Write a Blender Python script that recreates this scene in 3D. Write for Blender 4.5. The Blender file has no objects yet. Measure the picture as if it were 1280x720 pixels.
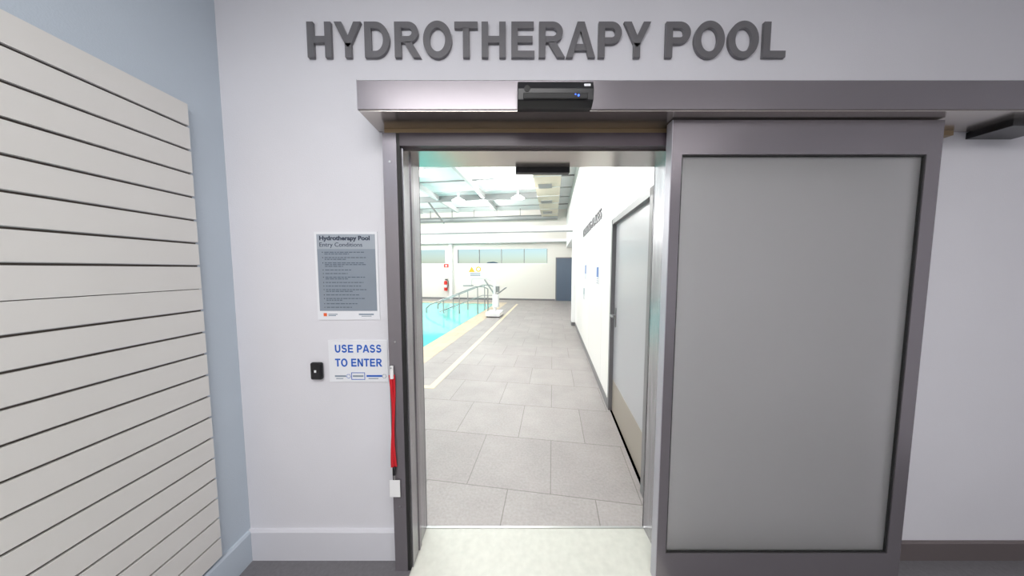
import bpy, bmesh, math, random
from mathutils import Vector, Matrix
random.seed(4)
S=bpy.context.scene
YAW=math.radians(8.5)
CA,SA=math.cos(YAW),math.sin(YAW)
D=1.366; D2=1.534

# ---------------- materials ----------------
def mat(name,col,rough=.5,metal=0,bump=0,bscale=40,emis=0,var=0,vscale=3,trans=0,spec=.5,coat=0,stretch=None,ecol=None):
    m=bpy.data.materials.new(name); m.use_nodes=True
    nt=m.node_tree; p=nt.nodes['Principled BSDF']
    c=(col[0],col[1],col[2],1)
    p.inputs['Base Color'].default_value=c
    p.inputs['Roughness'].default_value=rough
    p.inputs['Metallic'].default_value=metal
    p.inputs['Specular IOR Level'].default_value=spec
    p.inputs['Transmission Weight'].default_value=trans
    p.inputs['Coat Weight'].default_value=coat
    if emis:
        p.inputs['Emission Color'].default_value=(*(ecol or col),1); p.inputs['Emission Strength'].default_value=emis
    tc=nt.nodes.new('ShaderNodeTexCoord'); src=tc.outputs['Object']
    if stretch:
        mp=nt.nodes.new('ShaderNodeMapping'); mp.inputs['Scale'].default_value=stretch
        nt.links.new(src,mp.inputs[0]); src=mp.outputs[0]
    if var:
        n=nt.nodes.new('ShaderNodeTexNoise'); n.inputs['Scale'].default_value=vscale; n.inputs['Detail'].default_value=4
        nt.links.new(src,n.inputs['Vector'])
        r=nt.nodes.new('ShaderNodeValToRGB')
        r.color_ramp.elements[0].position=.3; r.color_ramp.elements[1].position=.7
        r.color_ramp.elements[0].color=(*[max(0,x*(1-var)) for x in col],1)
        r.color_ramp.elements[1].color=(*[min(1,x*(1+var)) for x in col],1)
        nt.links.new(n.outputs['Fac'],r.inputs[0]); nt.links.new(r.outputs[0],p.inputs['Base Color'])
    if bump:
        n=nt.nodes.new('ShaderNodeTexNoise'); n.inputs['Scale'].default_value=bscale; n.inputs['Detail'].default_value=3
        nt.links.new(src,n.inputs['Vector'])
        b=nt.nodes.new('ShaderNodeBump'); b.inputs['Strength'].default_value=bump; b.inputs['Distance'].default_value=.004
        nt.links.new(n.outputs['Fac'],b.inputs['Height']); nt.links.new(b.outputs[0],p.inputs['Normal'])
    return m

def tile_mat(name,c1,c2,cm,w,h,rough,mortar=.004,off=.5,var=.0):
    m=mat(name,c1,rough); nt=m.node_tree; p=nt.nodes['Principled BSDF']
    tc=nt.nodes.new('ShaderNodeTexCoord'); br=nt.nodes.new('ShaderNodeTexBrick')
    br.offset=off; br.inputs['Scale'].default_value=1
    br.inputs['Brick Width'].default_value=w; br.inputs['Row Height'].default_value=h
    br.inputs['Mortar Size'].default_value=mortar; br.inputs['Mortar Smooth'].default_value=.1
    br.inputs['Color1'].default_value=(*c1,1); br.inputs['Color2'].default_value=(*c2,1); br.inputs['Mortar'].default_value=(*cm,1)
    nt.links.new(tc.outputs['Object'],br.inputs['Vector'])
    n=nt.nodes.new('ShaderNodeTexNoise'); n.inputs['Scale'].default_value=60; n.inputs['Detail'].default_value=6
    nt.links.new(tc.outputs['Object'],n.inputs['Vector'])
    n2=nt.nodes.new('ShaderNodeTexNoise'); n2.inputs['Scale'].default_value=2.5; n2.inputs['Detail'].default_value=7; n2.inputs['Roughness'].default_value=.65
    nt.links.new(tc.outputs['Object'],n2.inputs['Vector'])
    ad=nt.nodes.new('ShaderNodeMath'); ad.operation='ADD'
    nt.links.new(n.outputs['Fac'],ad.inputs[0]); nt.links.new(n2.outputs['Fac'],ad.inputs[1])
    mr=nt.nodes.new('ShaderNodeMapRange'); mr.inputs[1].default_value=.7; mr.inputs[2].default_value=1.3
    mr.inputs[3].default_value=1-var; mr.inputs[4].default_value=1+var
    nt.links.new(ad.outputs[0],mr.inputs[0])
    mx=nt.nodes.new('ShaderNodeVectorMath'); mx.operation='SCALE'
    nt.links.new(br.outputs['Color'],mx.inputs[0]); nt.links.new(mr.outputs[0],mx.inputs['Scale'])
    nt.links.new(mx.outputs[0],p.inputs['Base Color'])
    b=nt.nodes.new('ShaderNodeBump'); b.inputs['Strength'].default_value=.25; b.inputs['Distance'].default_value=.003
    nt.links.new(n.outputs['Fac'],b.inputs['Height']); nt.links.new(b.outputs[0],p.inputs['Normal'])
    return m

M={}
M['wall']=mat('wall_paint_white',(.70,.695,.73),.5,bump=.15,bscale=180,var=.015)
M['blue']=mat('wall_paint_pale_blue',(.53,.60,.67),.55,bump=.15,bscale=180,var=.015)
M['skirt']=mat('skirting_paint',(.66,.66,.70),.35)
M['skirtg']=mat('skirting_grey',(.12,.10,.10),.45)
M['floor']=mat('foyer_vinyl',(.15,.145,.155),.5,var=.1,vscale=60,bump=.2,bscale=300)
M['thresh']=mat('threshold_vinyl',(.55,.545,.49),.45,var=.06,vscale=25)
M['ceil']=mat('ceiling_paint',(.8,.8,.8),.8)
M['slat']=mat('slat_laminate',(.75,.735,.70),.4,var=.02,vscale=2)
M['slatback']=mat('slat_core',(.12,.10,.085),.7)
M['alu']=mat('aluminium_insert',(.5,.5,.5),.3,metal=1)
M['frame']=mat('frame_anodised',(.255,.235,.255),.27,metal=.6,bump=.05,bscale=400)
M['frame2']=mat('frame_soffit',(.52,.48,.45),.2,metal=.85)
M['silver']=mat('jamb_silver',(.35,.34,.36),.26,metal=.75,var=.2,vscale=6,stretch=(8,8,.6))
M['edge']=mat('panel_edge',(.38,.37,.41),.4,metal=.3)
M['black']=mat('black_plastic',(.012,.012,.014),.25)
M['gasket']=mat('black_gasket',(.012,.012,.012),.6)
M['dkrail']=mat('track_rail_dark',(.05,.035,.045),.4)
M['gold']=mat('track_strip_tan',(.36,.26,.15),.4,metal=.4)
M['glass']=mat('frosted_glass',(.80,.795,.79),.34,spec=.5,trans=.78)
M['letter']=mat('letter_grey',(.19,.185,.195),.36,metal=.35)
M['white']=mat('white_plastic',(.8,.8,.8),.4)
M['paper']=mat('sign_white',(.77,.78,.81),.35)
M['posterg']=mat('poster_grey_blue',(.25,.29,.34),.35,var=.08,vscale=2)
M['postert']=mat('poster_title_band',(.36,.40,.45),.35)
M['ink']=mat('ink_navy',(.02,.03,.06),.5)
M['inkl']=mat('ink_light',(.09,.12,.16),.5)
M['orange']=mat('mark_orange',(.8,.12,.03),.5)
M['sblue']=mat('ink_blue',(.005,.10,.50),.5)
M['gtxt']=mat('ink_grey',(.22,.28,.34),.5)
M['red']=mat('lanyard_red',(.60,.01,.02),.6,bump=.3,bscale=600)
M['tile']=tile_mat('pool_deck_tile',(.315,.285,.278),(.345,.315,.305),(.20,.18,.17),.6,.6,.5,mortar=.0035,var=.14)
M['beige']=tile_mat('coping_tile',(.52,.43,.31),(.56,.47,.35),(.40,.33,.25),.3,.3,.5,mortar=.006,var=.06)
M['line']=mat('deck_line_beige',(.68,.59,.42),.5)
M['hwall']=mat('hall_wall',(.83,.83,.83),.4,bump=.05,bscale=100)
M['htile']=tile_mat('hall_wall_panel',(.82,.80,.77),(.84,.82,.79),(.6,.58,.55),1.2,1.2,.3,mortar=.006,off=0,var=.01)
M['fwall']=mat('hall_far_wall',(.74,.71,.66),.5)
M['hceil']=mat('hall_ceiling',(.76,.81,.82),.6)
M['beamg']=mat('beam_light_grey',(.52,.54,.54),.5)
M['water']=mat('pool_water',(.12,.56,.53),.06,bump=.5,bscale=4,spec=.4)
M['basin']=tile_mat('pool_basin_tile',(.35,.75,.75),(.4,.8,.8),(.6,.85,.85),.1,.1,.3,off=0,var=.03)
M['steel']=mat('stainless',(.34,.33,.33),.3,metal=.8)
M['duct']=mat('duct_beige',(.55,.50,.40),.5)
M['ductg']=mat('duct_grey',(.26,.27,.27),.5,metal=.3)
M['hdoor']=mat('door_grey',(.37,.37,.39),.28,coat=.2)
M['hdframe']=mat('door_frame_grey',(.17,.165,.17),.4)
M['kick']=mat('kickplate',(.36,.32,.27),.35,metal=.4)
M['dkblue']=mat('door_blue_grey',(.09,.12,.17),.4)
M['lamp']=mat('lamp_diffuser',(1,.98,.93),.5,emis=6)
M['led']=mat('led_blue',(.05,.15,1),.4,emis=3)
M['extred']=mat('extinguisher_red',(.65,.03,.02),.3)
M['yellow']=mat('sign_yellow',(.8,.42,.02),.5)
M['pblue']=mat('sign_blue',(.05,.14,.40),.4)
M['leaf']=mat('tree_foliage',(.22,.30,.30),.9,var=.3,vscale=3)
M['grass']=mat('grass',(.2,.27,.15),.9,var=.3,vscale=2)
gm=mat('window_glass',(.84,.94,1),.02,trans=1); gm.node_tree.nodes['Principled BSDF'].inputs['IOR'].default_value=1.02
M['wglass']=gm

# ---------------- bold grotesque glyphs (cap height 1) ----------------
def rect(x0,x1,y0,y1): return [(x0,y0),(x1,y0),(x1,y1),(x0,y1)]
def arc(cx,cy,ro,ri,t0,t1,n=28):
    out=[]
    for i in range(n):
        q=[]
        for (t,r) in ((i,ro),(i+1,ro),(i+1,ri),(i,ri)):
            a=math.radians(t0+(t1-t0)*t/n); q.append((cx+r[0]*math.cos(a),cy+r[1]*math.sin(a)))
        out.append(q)
    return out
def strokep(pts,w):
    out=[];L=[]
    for i,p in enumerate(pts):
        a=Vector(pts[max(0,i-1)]);c=Vector(pts[min(len(pts)-1,i+1)]); d=(c-a).normalized(); nn=Vector((-d.y,d.x))*w/2
        L.append((Vector(p)+nn,Vector(p)-nn))
    for a,c in zip(L,L[1:]): out.append([tuple(a[0]),tuple(c[0]),tuple(c[1]),tuple(a[1])])
    return out
def sp():
    pts=[]
    for i in range(25):
        a=math.radians(12+(270-12)*i/24); pts.append((.465+.275*math.cos(a),.72+.205*math.sin(a)))
    for i in range(1,26):
        a=math.radians(90-(90+168)*i/25); pts.append((.465+.315*math.cos(a),.30+.215*math.sin(a)))
    return strokep(pts,.20)
def bowl(cy,ro,ri,cx,xs=.3):
    return arc(cx,cy,ro,ri,90,-90,20)+[rect(xs,cx,cy+ri[1],cy+ro[1]),rect(xs,cx,cy-ro[1],cy-ri[1])]
st=rect(.08,.305,0,1)
G={
'H':(1.0,[st,rect(.695,.92,0,1),rect(.3,.7,.41,.60)]),
'I':(.39,[rect(.08,.305,0,1)]),
'L':(.84,[st,rect(.3,.82,0,.185)]),
'T':(.85,[rect(.02,.83,.815,1),rect(.313,.537,0,.83)]),
'E':(.93,[st,rect(.3,.86,.815,1),rect(.3,.82,.42,.60),rect(.3,.89,0,.185)]),
'Y':(.93,[[(-.005,1),(.255,1),(.465,.61),(.465,.28),(.353,.38)],[(.935,1),(.675,1),(.465,.61),(.465,.28),(.577,.38)],rect(.353,.577,0,.40)]),
'A':(1.0,[[(-.01,0),(.225,0),(.5,.76),(.5,1),(.375,1)],[(1.01,0),(.775,0),(.5,.76),(.5,1),(.625,1)],[(.28,.20),(.72,.20),(.65,.375),(.35,.375)]]),
'N':(1.0,[rect(.08,.29,0,1),rect(.71,.92,0,1),[(.08,1),(.31,1),(.92,0),(.69,0)]]),
'D':(1.01,[st]+bowl(.5,(.49,.5),(.265,.32),.46)),
'O':(1.08,arc(.54,.5,(.50,.525),(.27,.335),0,360,48)),
'P':(.93,[st]+bowl(.69,(.36,.31),(.14,.13),.53)),
'R':(1.0,[st]+bowl(.71,(.36,.29),(.14,.115),.55)+[[(.40,.43),(.66,.45),(.99,0),(.72,0)]]),
'U':(1.0,[rect(.08,.3,.38,1),rect(.7,.92,.38,1)]+arc(.5,.38,(.42,.40),(.2,.20),180,360,24)),
'C':(1.0,arc(.52,.5,(.48,.52),(.26,.335),38,322,40)),
'G':(1.08,arc(.53,.5,(.49,.52),(.27,.335),38,318,40)+[rect(.55,.99,.37,.53),rect(.79,.99,.10,.37)]),
'S':(.93,sp()),' ':(.38,[]),
}

# ---------------- mesh builder ----------------
class MB:
    def __init__(s,name,hall=False):
        s.name=name; s.v=[]; s.f=[]; s.fm=[]; s.mats=[]; s.hall=hall; s.sm=[]
    def mi(s,m):
        if m not in s.mats: s.mats.append(m)
        return s.mats.index(m)
    def add(s,vs,fs,m,smooth=False):
        o=len(s.v); s.v+= [tuple(v) for v in vs]
        for f in fs: s.f.append([i+o for i in f]); s.fm.append(s.mi(m)); s.sm.append(smooth)
    def box(s,x0,x1,y0,y1,z0,z1,m,bev=0):
        if bev:
            bm=bmesh.new(); bmesh.ops.create_cube(bm,size=1)
            for v in bm.verts: v.co=Vector(((x0+x1)/2+v.co.x*(x1-x0),(y0+y1)/2+v.co.y*(y1-y0),(z0+z1)/2+v.co.z*(z1-z0)))
            bmesh.ops.bevel(bm,geom=bm.edges[:],offset=bev,segments=3,affect='EDGES',profile=.5)
            bm.verts.index_update()
            s.add([v.co.copy() for v in bm.verts],[[v.index for v in f.verts] for f in bm.faces],m); bm.free(); return
        vs=[(x,y,z) for z in (z0,z1) for y in (y0,y1) for x in (x0,x1)]
        s.add(vs,[(0,2,3,1),(4,5,7,6),(0,1,5,4),(2,6,7,3),(0,4,6,2),(1,3,7,5)],m)
    def prism(s,poly,z0,z1,m):
        n=len(poly); vs=[(x,y,z0) for x,y in poly]+[(x,y,z1) for x,y in poly]
        s.add(vs,[list(range(n))[::-1],list(range(n,2*n))]+[(i,(i+1)%n,n+(i+1)%n,n+i) for i in range(n)],m)
    def prof(s,pts,axis,a0,a1,m):
        n=len(pts); mk=(lambda p,a:(a,p[0],p[1])) if axis=='x' else (lambda p,a:(p[0],a,p[1]))
        vs=[mk(p,a0) for p in pts]+[mk(p,a1) for p in pts]
        s.add(vs,[list(range(n))[::-1],list(range(n,2*n))]+[(i,(i+1)%n,n+(i+1)%n,n+i) for i in range(n)],m)
    def cyl(s,p0,p1,r,m,seg=16,r2=None):
        p0=Vector(p0);p1=Vector(p1);d=(p1-p0).normalized()
        u=d.orthogonal().normalized(); w=d.cross(u); r2=r if r2 is None else r2
        vs=[p0+(u*math.cos(t)+w*math.sin(t))*r for t in [2*math.pi*i/seg for i in range(seg)]]
        vs+=[p1+(u*math.cos(t)+w*math.sin(t))*r2 for t in [2*math.pi*i/seg for i in range(seg)]]
        s.add(vs,[(i,(i+1)%seg,seg+(i+1)%seg,seg+i) for i in range(seg)],m,True)
        s.add(vs,[list(range(seg))[::-1],list(range(seg,2*seg))],m)
    def tube(s,pts,r,m,seg=10):
        for a,b in zip(pts,pts[1:]): s.cyl(a,b,r,m,seg)
        for p in pts[1:-1]: s.ball(p,r,m,8)
    def ball(s,c,r,m,seg=12,sz=(1,1,1),jit=0):
        bm=bmesh.new(); bmesh.ops.create_icosphere(bm,subdivisions=2,radius=r)
        for v in bm.verts:
            if jit: v.co*=1+random.uniform(-jit,jit)
            v.co=Vector((v.co.x*sz[0],v.co.y*sz[1],v.co.z*sz[2]))+Vector(c)
        bm.verts.index_update()
        s.add([v.co.copy() for v in bm.verts],[[v.index for v in f.verts] for f in bm.faces],m,True); bm.free()
    def text(s,txt,O,ux,n,w,h,m,ext=.002,off=0.0,spacing=1.0):
        cu=bpy.data.curves.new('t','FONT'); cu.body=txt; cu.size=1; cu.extrude=.5; cu.offset=off; cu.space_character=spacing
        cu.resolution_u=4
        ob=bpy.data.objects.new('t',cu); S.collection.objects.link(ob); bpy.context.view_layer.update()
        me=bpy.data.meshes.new_from_object(ob.evaluated_get(bpy.context.evaluated_depsgraph_get()))
        xs=[v.co.x for v in me.vertices]; ys=[v.co.y for v in me.vertices]
        x0,x1,y0,y1=min(xs),max(xs),min(ys),max(ys)
        ux=Vector(ux).normalized(); n=Vector(n).normalized(); O=Vector(O)
        vs=[O+ux*((v.co.x-x0)/(x1-x0)*w)+Vector((0,0,1))*((v.co.y-y0)/(y1-y0)*h)+n*((v.co.z+.5)*ext) for v in me.vertices]
        s.add(vs,[list(p.vertices) for p in me.polygons],m)
        bpy.data.objects.remove(ob); bpy.data.curves.remove(cu); bpy.data.meshes.remove(me)
    def bold(s,txt,O,ux,n,w,h,m,ext=.002,track=.03):
        polys=[];x=0
        for ch in txt:
            a,ps=G[ch]
            for p in ps: polys.append([(px+x,py) for px,py in p])
            x+=a+track
        xs=[q[0] for p in polys for q in p]; x0,x1=min(xs),max(xs)
        ux=Vector(ux).normalized(); n=Vector(n).normalized(); O=Vector(O)
        for p in polys:
            c=len(p); f=lambda q,e:O+ux*((q[0]-x0)/(x1-x0)*w)+Vector((0,0,q[1]*h))+n*e
            vs=[f(q,0) for q in p]+[f(q,ext) for q in p]
            s.add(vs,[list(range(c))[::-1],list(range(c,2*c))]+[(i,(i+1)%c,c+(i+1)%c,c+i) for i in range(c)],m)
    def done(s,origin=None,bevel=0):
        me=bpy.data.meshes.new(s.name)
        o=Vector(origin) if origin else Vector((0,0,0))
        me.from_pydata([Vector(v)-o for v in s.v],[],s.f)
        for m in s.mats: me.materials.append(M[m])
        for p,i,sm in zip(me.polygons,s.fm,s.sm): p.material_index=i; p.use_smooth=sm
        bm=bmesh.new(); bm.from_mesh(me); bmesh.ops.recalc_face_normals(bm,faces=bm.faces[:]); bm.to_mesh(me); bm.free()
        ob=bpy.data.objects.new(s.name,me); S.collection.objects.link(ob)
        if s.hall:
            ob.rotation_euler=(0,0,-YAW)
            ob.location=Matrix.Rotation(-YAW,3,'Z')@o
        else: ob.location=o
        if bevel:
            b=ob.modifiers.new('bevel','BEVEL'); b.width=bevel; b.segments=2; b.limit_method='ANGLE'
        return ob

# ================= FOYER SHELL =================
XL=-1.40; XR=3.3; YB=-3.2; ZC=3.05
b=MB('wall_front')
b.box(-10.9,-.52,D,D2,0,4.6,'wall'); b.box(.795,XR+.1,D,D2,0,4.6,'wall'); b.box(-.52,.795,D,D2,2.122,4.6,'wall'); b.done()
b=MB('wall_left'); b.box(XL-.1,XL,YB,D,0,ZC,'blue'); b.done()
b=MB('wall_right'); b.box(XR,XR+.1,YB,D,0,ZC,'wall'); b.done()
b=MB('wall_back'); b.box(XL-.1,XR+.1,YB-.1,YB,0,ZC,'wall'); b.done()
b=MB('floor'); b.box(XL-.1,XR+.1,YB-.1,D,-.1,0,'floor'); b.done()
b=MB('ceiling'); b.box(XL-.1,XR+.1,YB-.1,D,ZC,ZC+.1,'ceil'); b.done()
def skirt(name,pts,axis,a0,a1,m,hall=False):
    b=MB(name,hall); b.prof(pts,axis,a0,a1,m); return b.done()
skirt('baseboard_front_left',[(D,0),(D-.016,0),(D-.016,.158),(D-.010,.17),(D,.17)],'x',XL,-.607,'skirt')
skirt('baseboard_front_right',[(D,0),(D-.016,0),(D-.016,.095),(D-.010,.10),(D,.10)],'x',.80,XR,'skirtg')
skirt('baseboard_left',[(XL,0),(XL+.016,0),(XL+.016,.158),(XL+.010,.17),(XL,.17)],'y',YB,D-.016,'blue')
b=MB('threshold_floor'); b.box(-.52,.795,.2,D,0,.004,'thresh'); b.box(-.52,.795,D,D2,-.1,.004,'thresh')
b.box(-.52,.795,D2-.006,D2+.006,0.0,.007,'alu'); b.done()

# ================= SLATWALL =================
b=MB('slatwall_panel')
y1=1.205; y0=-1.6; ztop=2.251; p=.0985; xf=XL+.022; zb=.2
b.box(XL+.0005,XL+.010,y0,y1,zb,ztop,'slatback')
k=0; z=ztop
while z-p>zb-.02:
    gap=.010 if k!=7 else .003
    lo=z-p+gap
    b.box(XL+.010,xf,y0,y1,lo,z,'slat')
    if k!=7:
        b.box(XL+.010,xf-.004,y0,y1,lo-.0028,lo,'alu')
    z-=p; k+=1
b.done()

# ================= DOOR FRAME =================
b=MB('door_frame')
b.box(-.60,-.536,1.30,D,0,2.18,'frame'); b.box(-.536,-.52,1.302,D,0,2.18,'gasket')
b.box(-.606,-.60,1.325,D,0,2.18,'black')
b.box(-.52,-.512,1.315,D2+.006,0,2.122,'silver')
b.box(-.512,-.507,1.40,1.43,0,2.122,'frame')
b.box(-.56,-.512,D2,D2+.01,0,2.16,'silver')
b.box(.787,.795,1.33,D2+.006,0,2.122,'silver'); b.box(.787,.84,D2,D2+.01,0,2.16,'silver')
b.box(-.52,.787,1.30,1.34,2.122,2.18,'dkrail')
b.box(-.512,.787,1.34,D2+.006,2.114,2.122,'frame2')
b.box(-.60,.80,1.325,D,2.18,2.2105,'gold'); b.box(.80,2.10,1.34,D,2.188,2.2105,'gold')
for zz in (.35,1.2,2.05): b.cyl((-.568,1.2985,zz),(-.568,1.301,zz),.005,'alu',10)
b.done()

b=MB('automatic_door_operator')
b.prof([(1.181,2.217),(D-.0005,2.215),(D-.0005,2.338),(1.19,2.338),(1.181,2.330)],'x',-.643,2.42,'frame')
b.box(-.640,2.40,1.186,1.355,2.211,2.217,'frame2')
b.box(-.646,-.643,1.183,D-.0005,2.217,2.336,'edge')
b.box(2.2,2.42,1.24,D-.0005,2.180,2.211,'black')
b.done()

b=MB('sliding_door')
PX0,PX1=.705,1.90; PY0,PY1=1.24,1.285; gz0,gz1=.164,2.058; gx0,gx1=.752,1.835
b.box(PX0+.003,gx0,PY0,PY1,.012,2.205,'frame'); b.box(PX0,PX0+.003,PY0,PY1,.012,2.205,'edge')
b.box(gx1,PX1,PY0,PY1,.012,2.205,'frame')
b.box(gx0,gx1,PY0,PY1,.012,gz0,'frame'); b.box(gx0,gx1,PY0,PY1,gz1,2.205,'frame')
g=.006
b.box(gx0,gx0+g,PY0+.004,PY1-.004,gz0,gz1,'gasket'); b.box(gx1-g,gx1,PY0+.004,PY1-.004,gz0,gz1,'gasket')
b.box(gx0+g,gx1-g,PY0+.004,PY1-.004,gz0,gz0+g,'gasket'); b.box(gx0+g,gx1-g,PY0+.004,PY1-.004,gz1-g,gz1,'gasket')
b.box(gx0+g,gx1-g,PY0+.012,PY1-.022,gz0+g,gz1-g,'glass')
b.done()

# ================= SENSORS =================
b=MB('motion_sensor')
b.prof([(1.180,2.204),(1.150,2.204),(1.128,2.222),(1.122,2.262),(1.134,2.295),(1.155,2.305),(1.180,2.305)],'x',.022,.324,'black')
b.box(.045,.300,1.119,1.126,2.222,2.246,'gasket'); b.box(.285,.312,1.1255,1.132,2.272,2.284,'paper')
b.ball((.262,1.1185,2.234),.004,'led'); b.ball((.25,1.1185,2.238),.0025,'led')
b.cyl((.06,1.121,2.262),(.06,1.16,2.262),.012,'gasket',14)
b.done(bevel=.003)
b=MB('motion_sensor')
b.prof([(D2+.01,2.085),(D2+.05,2.085),(D2+.07,2.10),(D2+.07,2.125),(D2+.05,2.14),(D2+.01,2.14)],'x',.02,.32,'black'); b.done(bevel=.003)

# ================= LETTERING =================
b=MB('hydrotherapy_pool_lettering')
zt=2.548; th=.158
b.bold('HYDROTHERAPY',(-.962,D-.001,zt),(1,0,0),(0,-1,0),1.613,th,'letter',ext=.014,track=.035)
b.bold('POOL',(.722,D-.001,zt),(1,0,0),(0,-1,0),.565,th,'letter',ext=.014,track=.035)
b.done()

# ================= SIGNS =================
F=(0,-1,0); R=(1,0,0)
b=MB('entry_conditions_poster')
x0,x1,z0,z1=-.981,-.668,1.297,1.737; y=D
b.box(x0,x1,y-.004,y,z0,z1,'paper')
b.box(x0+.012,x1-.012,y-.0048,y-.004,z0+.045,z1-.012,'posterg')
b.box(x0+.012,x1-.012,y-.0052,y-.0048,z1-.085,z1-.012,'postert')
ys=y-.0052
b.text('Hydrotherapy Pool',(x0+.026,ys,z1-.049),R,F,.250,.029,'ink',ext=.0006,off=.035)
b.text('Entry Conditions',(x0+.026,ys,z1-.080),R,F,.212,.027,'ink',ext=.0006)
ys=y-.0048
rr=random.Random(2)
rows=[.92,.55,0,.96,.5,0,.9,.93,.4,0,.62,0,.5,0,.9,.5,0,.86,0,.8,0,.93,.6,0,.75,0,.9,.35,0,.7,0,.6]
zz=z1-.103
for i,L in enumerate(rows):
    if L:
        xx=x0+.048
        end=xx+L*.215
        if i==0 or rows[i-1]==0: b.ball((x0+.038,ys,zz+.002),.0022,'ink')
        while xx<end:
            w=rr.uniform(.008,.022); b.box(xx,min(xx+w,end+.004),ys-.0004,ys,zz,zz+.0042,'inkl'); xx+=w+.004
    zz-=.0085 if L else .0095
b.box(x0+.03,x0+.046,y-.0048,y-.004,z0+.018,z0+.034,'orange')
b.box(x0+.054,x0+.10,y-.0048,y-.004,z0+.026,z0+.030,'gtxt'); b.box(x0+.054,x0+.092,y-.0048,y-.004,z0+.019,z0+.023,'gtxt')
b.box(x1-.105,x1-.03,y-.0048,y-.004,z0+.024,z0+.031,'gtxt'); b.box(x1-.092,x1-.042,y-.0048,y-.004,z0+.017,z0+.020,'gtxt')
b.done()

b=MB('use_pass_to_enter_sign')
x0,x1,z0,z1=-.936,-.636,.974,1.192
b.box(x0,x1,D-.004,D,z0,z1,'paper')
b.bold('USE PASS',(x0+.034,D-.004,z1-.064),R,F,.236,.040,'sblue',ext=.0008,track=.05)
b.bold('TO ENTER',(x0+.032,D-.004,z1-.137),R,F,.240,.041,'sblue',ext=.0008,track=.05)
def ring(b,cx,cz,r,m):
    for i in range(10):
        t=2*math.pi*i/10; b.cyl((cx+r*math.cos(t),D-.0048,cz+r*math.sin(t)),(cx+r*math.cos(t),D-.004,cz+r*math.sin(t)),.002,m,8)
zz=z0+.030
b.box(x0+.028,x0+.085,D-.0048,D-.004,zz-.003,zz+.005,'gtxt'); b.box(x0+.034,x0+.07,D-.0048,D-.004,zz-.014,zz-.010,'gtxt')
ring(b,x0+.098,zz,.010,'sblue')
for (a,c,e,f) in ((.112,.182,-.018,-.015),(.112,.182,.017,.020),(.112,.115,-.018,.020),(.179,.182,-.018,.020)):
    b.box(x0+a,x0+c,D-.0048,D-.004,zz+e,zz+f,'sblue')
b.box(x0+.120,x0+.174,D-.0048,D-.004,zz-.003,zz+.005,'gtxt')
b.box(x0+.19,x0+.27,D-.0048,D-.004,zz-.003,zz+.006,'sblue'); b.box(x0+.20,x0+.25,D-.0048,D-.004,zz-.014,zz-.010,'gtxt')
ring(b,x0+.281,zz,.010,'gtxt')
b.done()

b=MB('access_card_reader')
b.box(-1.024,-.964,D-.022,D,.990,1.080,'black',bev=.010); b.box(-1.0,-.99,D-.0235,D-.021,1.030,1.042,'white'); b.done()

b=MB('lanyard')
X=-.585; Y=1.289
b.box(X-.006,X+.010,Y-.006,Y+.006,1.02,1.085,'white',bev=.003)
b.cyl((X,1.2995,1.075),(X,Y-.006,1.075),.004,'alu',10)
for s_,ph in ((-.005,0),(.005,1.3)):
    pts=[]
    for i in range(25):
        t=i/24; zz=1.04-t*.47; cx=X+s_+.004*math.sin(t*5+ph); w=.007*(1-.3*math.sin(t*3.1)); yy=Y-.004*math.cos(t*7+ph)
        pts.append((cx,yy,zz,w))
    vs=[]; fs=[]
    for (cx,yy,zz,w) in pts: vs+=[(cx-w,yy,zz),(cx+w,yy+.002,zz),(cx+w,yy+.0035,zz),(cx-w,yy+.0015,zz)]
    for i in range(24):
        for j in range(4): a=i*4+j; c=i*4+(j+1)%4; fs.append((a,c,c+4,a+4))
    b.add(vs,fs,'red',True)
b.box(X-.008,X+.006,Y-.005,Y+.004,.528,.572,'black',bev=.002)
b.cyl((X,Y,.528),(X,Y,.498),.002,'alu',8)
b.box(X-.026,X+.026,Y-.002,Y+.001,.414,.502,'white',bev=.0012)
b.done()

# ================= POOL HALL (rotated 8.5 deg to the foyer) =================
AL=-9.0; AR=.64; BF=13.7; ZH=4.5; RA=1.9
nb=lambda a:(D2+a*SA)/CA
pa0,pa1,pb0,pb1=-7.4,-2.55,4.4,12.1; cp=.46
b=MB('floor_pool_deck',True)
b.prism([(AL,nb(AL)),(AR,nb(AR)),(AR,pb0-cp),(AL,pb0-cp)],-.1,0,'tile')
b.prism([(pa1+cp,pb0-cp),(AR,pb0-cp),(AR,pb1+cp),(pa1+cp,pb1+cp)],-.1,0,'tile')
b.prism([(AL,pb0-cp),(pa0-cp,pb0-cp),(pa0-cp,pb1+cp),(AL,pb1+cp)],-.1,0,'tile')
b.prism([(AL,pb1+cp),(AR,pb1+cp),(AR,BF),(AL,BF)],-.1,0,'tile')
b.prism([(AR,7.87),(RA,7.87),(RA,BF),(AR,BF)],-.1,0,'tile')
b.done()
b=MB('floor_pool_coping',True)
b.box(pa0-cp,pa1+cp,pb0-cp,pb0,-.1,0.002,'beige'); b.box(pa0-cp,pa1+cp,pb1,pb1+cp,-.1,.002,'beige')
b.box(pa0-cp,pa0,pb0,pb1,-.1,.002,'beige'); b.box(pa1,pa1+cp,pb0,pb1,-.1,.002,'beige')
b.done()
b=MB('floor_line_marking',True)
b.box(-1.61,-1.52,3.26,12.1,0,.003,'line'); b.box(-8.4,-1.61,3.26,3.34,0,.003,'line'); b.done()
b=MB('swimming_pool',True)
b.box(pa0-.05,pa1+.05,pb0-.05,pb1+.05,-1.4,-1.3,'basin')
b.box(pa0-.05,pa0,pb0,pb1,-1.3,-.1,'basin'); b.box(pa1,pa1+.05,pb0,pb1,-1.3,-.1,'basin')
b.box(pa0,pa1,pb0-.05,pb0,-1.3,-.1,'basin'); b.box(pa0,pa1,pb1,pb1+.05,-1.3,-.1,'basin')
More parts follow.
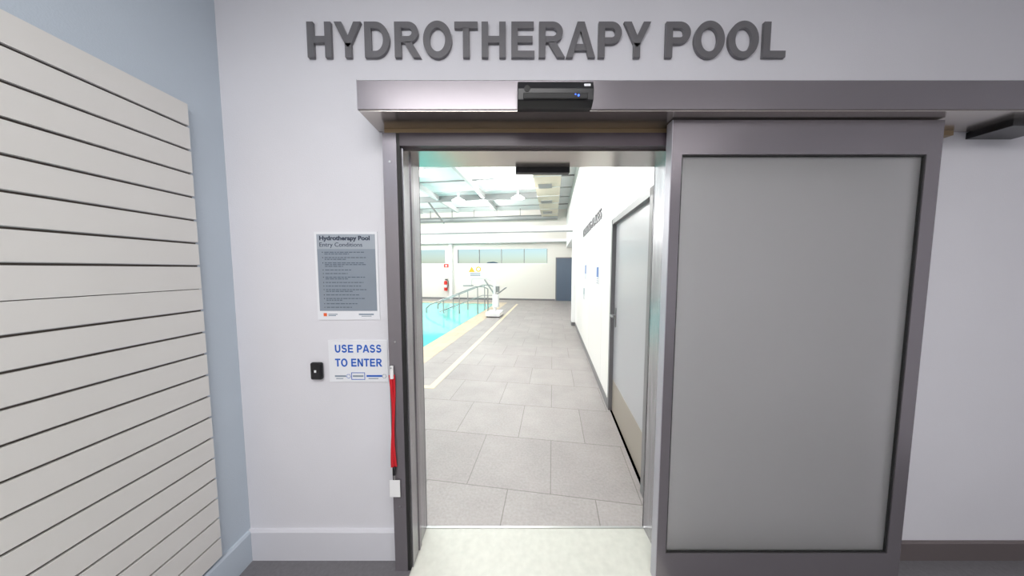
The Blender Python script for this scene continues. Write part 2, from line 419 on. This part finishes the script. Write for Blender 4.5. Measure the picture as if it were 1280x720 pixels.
b.box(pa0,pa1,pb0,pb1,-1.3,-.02,'water'); b.done()

# right hall wall with door opening
d0,d1=1.86,3.09; dz=2.08
b=MB('wall_hall_right',True)
b.prism([(AR,nb(AR)),(AR+.12,nb(AR+.12)),(AR+.12,d0),(AR,d0)],0,ZH,'hwall')
b.box(AR,AR+.12,d0,d1,dz,ZH,'hwall'); b.box(AR,AR+.12,d1,7.87,0,ZH,'hwall')
b.box(AR,AR+.12,7.87,BF,2.62,ZH,'hwall')
b.box(AR-.015,AR,d1+.02,7.6,.1,2.02,'htile')
b.done()
b=MB('baseboard_hall_right',True); b.box(AR-.022,AR-.001,d1,7.6,0,.10,'hdframe'); b.done()
b=MB('wall_column',True); b.box(AR-.11,AR+.13,7.6,7.86,0,2.62,'hwall'); b.box(AR-.115,AR+.13,7.595,7.865,0,.10,'hdframe'); b.done()
b=MB('wall_hall_recess',True); b.box(RA,RA+.1,7.77,BF,0,2.7,'hwall'); b.box(AR+.12,RA,7.77,7.87,0,2.7,'hwall'); b.box(AR+.12,RA+.1,7.87,BF,2.62,2.7,'hwall'); b.done()
b=MB('wall_hall_left',True); b.box(AL-.1,AL,nb(AL),BF,-.1,ZH,'hwall'); b.done()
b=MB('ceiling_hall',True)
b.prism([(AL-.1,nb(AL)),(AR+.12,nb(AR)),(AR+.12,BF+.1),(AL-.1,BF+.1)],ZH,ZH+.1,'hceil')
for i in range(9): b.box(AL,AR,2.6+i*1.25,2.65+i*1.25,ZH-.03,ZH,'ductg' if i%3==2 else 'beamg')
b.done()
wins=[(-8.6,-7.9),(-7.3,-5.6),(-4.93,-.27)]; wz0,wz1=1.84,2.62
b=MB('wall_hall_far',True)
b.box(AL,RA+.1,BF,BF+.15,-.1,wz0,'fwall'); b.box(AL,RA+.1,BF,BF+.15,wz1,ZH,'fwall')
e=AL
for w0,w1 in wins: b.box(e,w0,BF,BF+.15,wz0,wz1,'fwall'); e=w1
b.box(e,RA+.1,BF,BF+.15,wz0,wz1,'fwall')
b.done()
b=MB('baseboard_hall_far',True); b.box(AL,.13,BF-.02,BF,0,.08,'hdframe'); b.done()
n=1
for w0,w1 in wins:
    b=MB('window_%d'%n,True); n+=1
    k=max(1,round((w1-w0)/1.16)); t=.03
    b.box(w0,w1,BF+.02,BF+.10,wz0,wz0+t,'hwall'); b.box(w0,w1,BF+.02,BF+.10,wz1-t,wz1,'hwall')
    for i in range(k+1):
        c=w0+(w1-w0)*i/k; c=min(max(c,w0+t/2),w1-t/2); b.box(c-t/2,c+t/2,BF+.02,BF+.10,wz0+t,wz1-t,'ductg')
    b.box(w0+t,w1-t,BF+.055,BF+.063,wz0+t,wz1-t,'wglass'); b.done()
b=MB('ceiling_beam',True); b.box(AL,AR-.11,7.62,7.86,2.60,2.75,'hwall'); b.box(AL,AR-.115,7.6,7.62,2.575,2.61,'ductg'); b.done()
b=MB('ceiling_beam',True); b.box(AL,AR,13.3,BF,2.88,3.02,'hwall'); b.box(AL,AR,13.28,13.3,2.86,2.89,'ductg'); b.done()
b=MB('wall_post',True)
for a in (-5.25,-8.2): b.box(a-.07,a+.07,13.52,BF,.0,2.88,'hwall')
b.done()
b=MB('ventilation_duct',True); b.box(-.55,.2,5.0,13.1,4.05,4.4,'duct')
for i in range(8): b.box(-.56,.21,5.5+i,5.54+i,4.04,4.5,'beamg')
for i in range(4): b.box(-.45,-.05,6.3+i*1.9,6.7+i*1.9,4.035,4.05,'ductg')
b.done()
b=MB('ventilation_duct',True); b.cyl((AL,13.3,4.05),(.2,13.3,4.05),.12,'ductg',20)
for i in range(8): b.box(-8.5+i*1.15,-8.47+i*1.15,13.28,13.32,4.1,ZH,'ductg')
b.done()
b=MB('ceiling_rafter',True)
for a in (-6.5,-4.6,-2.7): b.box(a-.05,a+.05,6,13.0,4.32,4.5,'beamg')
b.box(AL,-.6,10.6,10.7,4.28,4.5,'ductg'); b.cyl((-5.1,10.6,4.4),(-5.35,13.0,3.85),.04,'ductg',8)
b.done()
def lamp(a,bb):
    b=MB('ceiling_lamp',True); z=ZH-.25
    b.cyl((a,bb,ZH),(a,bb,z),.04,'hwall',10); b.cyl((a,bb,z+.05),(a,bb,z-.06),.12,'hwall',20,r2=.26); b.cyl((a,bb,z-.06),(a,bb,z-.075),.24,'lamp',20); b.done(origin=(a,bb,z))
for a,bb in ((-3.6,10.2),(-1.3,10.2),(-3.6,7.2),(-1.3,6.6)): lamp(a,bb)

b=MB('door_1',True)
b.box(AR-.02,AR+.12,d1-.055,d1,0,dz,'hdframe'); b.box(AR-.02,AR+.12,d0,d0+.055,0,dz,'hdframe'); b.box(AR-.02,AR+.12,d0,d1,dz-.055,dz,'hdframe')
b.box(AR+.02,AR+.065,d0+.055,d1-.055,.01,dz-.055,'hdoor')
b.box(AR+.017,AR+.02,d0+.065,d1-.065,.012,.36,'kick')
b.box(AR+.012,AR+.02,d1-.15,d1-.11,.95,1.15,'steel'); b.cyl((AR+.02,d1-.13,1.07),(AR-.035,d1-.13,1.07),.011,'steel',12); b.cyl((AR-.035,d1-.13,1.07),(AR-.035,d1-.26,1.07),.010,'steel',12)
b.done()
b=MB('door_2',True)
q=.14
b.box(q,q+.05,BF-.03,BF,0,2.15,'hdframe'); b.box(q+.05,q+.97,BF-.02,BF,0,2.1,'dkblue'); b.box(q,q+1.02,BF-.03,BF,2.1,2.15,'hdframe'); b.box(q+.97,q+1.02,BF-.03,BF,0,2.15,'hdframe')
b.cyl((q+.88,BF-.03,1.0),(q+.77,BF-.03,1.0),.012,'steel',8); b.done()
b=MB('bench',True); b.box(.85,1.25,9.2,10.8,.42,.46,'dkblue')
for yy in (9.3,10.65): b.box(.88,.92,yy,yy+.05,0,.42,'steel'); b.box(1.18,1.22,yy,yy+.05,0,.42,'steel')
b.done()
b=MB('changing_places_lettering',True)
b.bold('CHANGING PLACES',(AR-.0005,6.0,2.23),(0,-1,0),(-1,0,0),2.2,.15,'letter',ext=.015,track=.05); b.done()
def wsign(name,bc,z,w,h,m,m2=None):
    b=MB(name,True); b.box(AR-.02,AR-.015,bc-w/2,bc+w/2,z-h/2,z+h/2,'paper'); b.box(AR-.021,AR-.02,bc-w/2+.015,bc+w/2-.015,z-h*.1,z+h/2-.015,m)
    for i in range(3): b.box(AR-.021,AR-.02,bc-w/2+.02,bc+w/2-.03,z-h*.2-i*.03,z-h*.2-i*.03+.01,'inkl')
    b.done()
wsign('wall_notice',3.95,1.47,.2,.26,'pblue'); wsign('wall_notice',5.35,1.50,.22,.3,'pblue'); wsign('wall_notice',5.55,1.08,.2,.24,'gtxt')
b=MB('fire_extinguisher',True); a=-5.55; y=BF-.12
b.cyl((a,y,.45),(a,y,.92),.085,'extred',20); b.ball((a,y,.92),.085,'extred',sz=(1,1,.6)); b.cyl((a,y,.95),(a,y,1.02),.025,'steel',10)
b.box(a-.03,a+.12,y-.02,y+.02,1.02,1.06,'black'); b.tube([(a+.04,y,1.02),(a+.14,y,.95),(a+.15,y,.75),(a+.12,y,.6)],.014,'black',8)
b.box(a-.03,a+.03,y+.08,BF,.6,.9,'steel'); b.cyl((a,y,.62),(a,y,.76),.0865,'paper',20); b.done()
b=MB('fire_extinguisher_sign',True); b.box(-5.68,-5.42,BF-.006,BF,1.66,1.84,'extred'); b.box(-5.6,-5.5,BF-.008,BF-.006,1.71,1.78,'paper'); b.done()
b=MB('pool_warning_sign',True)
b.box(-4.35,-3.6,BF-.006,BF,1.18,1.72,'paper')
b.add([(-4.33,BF-.009,1.42),(-3.99,BF-.009,1.42),(-4.16,BF-.009,1.71),(-4.33,BF-.006,1.42),(-3.99,BF-.006,1.42),(-4.16,BF-.006,1.71)],[(0,1,2),(3,5,4),(0,3,4,1),(1,4,5,2),(2,5,3,0)],'yellow')
b.cyl((-3.8,BF-.006,1.57),(-3.8,BF-.009,1.57),.14,'yellow',20); b.cyl((-3.8,BF-.009,1.57),(-3.8,BF-.011,1.57),.08,'paper',20)
for i in range(3): b.box(-4.25,-3.7,BF-.008,BF-.006,1.22+i*.06,1.25+i*.06,'inkl')
b.done()
b=MB('pool_hoist',True); ha,hb=-1.95,8.85
b.box(ha-.2,ha+.28,hb-.35,hb+.35,.03,.16,'white',bev=.02)
for s1 in (-.15,.22):
    for s2 in (-.28,.28): b.cyl((ha+s1-.02,hb+s2,.05),(ha+s1+.03,hb+s2,.05),.05,'ductg',14)
b.cyl((ha+.05,hb,.16),(ha+.05,hb,1.15),.055,'white',16); b.box(ha-.02,ha+.18,hb-.1,hb+.1,.3,.72,'white',bev=.02)
b.box(ha+.10,ha+.19,hb-.09,hb+.09,.8,1.0,'ductg',bev=.01)
b.tube([(ha+.05,hb,1.15),(ha-.25,hb,1.28),(ha-.75,hb,1.25),(ha-.8,hb,1.0)],.032,'white',12)
b.cyl((ha+.02,hb,.75),(ha-.3,hb,1.22),.025,'steel',10)
b.tube([(ha-.62,hb-.2,1.02),(ha-.98,hb-.2,1.02)],.02,'steel'); b.tube([(ha-.8,hb-.2,1.02),(ha-.8,hb+.2,1.02)],.02,'steel')
b.tube([(ha+.15,hb-.12,.75),(ha+.42,hb-.12,.95),(ha+.42,hb+.12,.95),(ha+.15,hb+.12,.75)],.016,'ductg')
b.done()
for bb in (9.3,10.3):
    b=MB('pool_handrail',True)
    b.tube([(-2.25,bb,.0),(-2.25,bb,.88),(-2.4,bb,.95),(-2.7,bb,.95),(-4.4,bb,.28),(-4.55,bb,.15),(-4.55,bb,-.02)],.02,'steel')
    b.tube([(-2.25,bb,.55),(-2.7,bb,.55),(-4.05,bb,.02)],.014,'steel')
    for a,zt in ((-2.62,.95),(-3.3,.71),(-3.9,.48)): b.cyl((a,bb,-.02),(a,bb,zt),.016,'steel',10)
    b.done()

# outside
b=MB('ground_outside',True); b.box(-30,20,BF+.15,45,-.3,-.1,'grass'); b.done()
b=MB('tree_row',True)
for i in range(50):
    a=-28+i*.8+random.uniform(-.4,.4); r=random.uniform(.5,1.1); zz=random.uniform(.4,1.3)
    b.ball((a,26+random.uniform(-1.5,1.5),zz),r,'leaf',jit=.15,sz=(1,1,random.uniform(.8,1.2)))
for i in range(12): b.cyl((-25+i*3,26,-.2),(-25+i*3,26,1.2),.15,'slatback',8)
b.done()

# ================= LIGHTS =================
def area(name,loc,rot,sx,sy,e,col=(1,1,1)):
    l=bpy.data.lights.new(name,'AREA'); l.shape='RECTANGLE'; l.size=sx; l.size_y=sy; l.energy=e; l.color=col
    o=bpy.data.objects.new(name,l); o.location=loc; o.rotation_euler=rot; S.collection.objects.link(o); return o
area('foyer_ceiling_light',(-.3,-.7,ZC-.02),(0,0,0),1.8,1.2,68,(1,.985,.98))
area('foyer_ceiling_light_b',(1.9,-1.4,ZC-.02),(0,0,0),1.2,1.2,14,(1,.96,.96))
area('foyer_ceiling_light_c',(.2,-2.6,ZC-.02),(0,0,0),2.0,.8,40,(1,.98,.96))
def pt(name,a,bb,z,e,r=.25,col=(1,.985,.96)):
    l=bpy.data.lights.new(name,'POINT'); l.energy=e; l.shadow_soft_size=r; l.color=col
    o=bpy.data.objects.new(name,l); o.location=(a*CA+bb*SA,-a*SA+bb*CA,z); S.collection.objects.link(o)
pt('hall_fill_a',-1.0,4.2,3.7,215); pt('hall_fill_b',-5.6,5.6,3.6,310); pt('hall_fill_c',-6.9,9.6,3.4,360); pt('hall_fill_d',-3.0,11.4,3.95,150,.1); pt('hall_fill_e',-1.2,8.6,3.95,150,.1)  # point lights added to brighten hall and ceiling, apart from the modelled fixtures
pt('recess_point',1.3,9.2,2.3,20,.1)  # bare point light in the recess, no fixture modelled

w=bpy.data.worlds.new('world'); S.world=w; w.use_nodes=True
nt=w.node_tree; bg=nt.nodes['Background']
sky=nt.nodes.new('ShaderNodeTexSky'); sky.sky_type='NISHITA'; sky.sun_elevation=math.radians(40); sky.sun_rotation=math.radians(200); sky.sun_disc=False
nt.links.new(sky.outputs[0],bg.inputs[0]); bg.inputs[1].default_value=.14

# ================= CAMERA =================
cam=bpy.data.cameras.new('camera'); co=bpy.data.objects.new('camera',cam); S.collection.objects.link(co)
cam.sensor_width=36; cam.lens=36*340/1280; cam.clip_start=.02
co.location=(0,0,1.55); co.rotation_euler=(math.radians(90-3.87),0,0)
S.camera=co
S.view_settings.view_transform='Standard'; S.view_settings.look='None'
S.view_settings.exposure=0
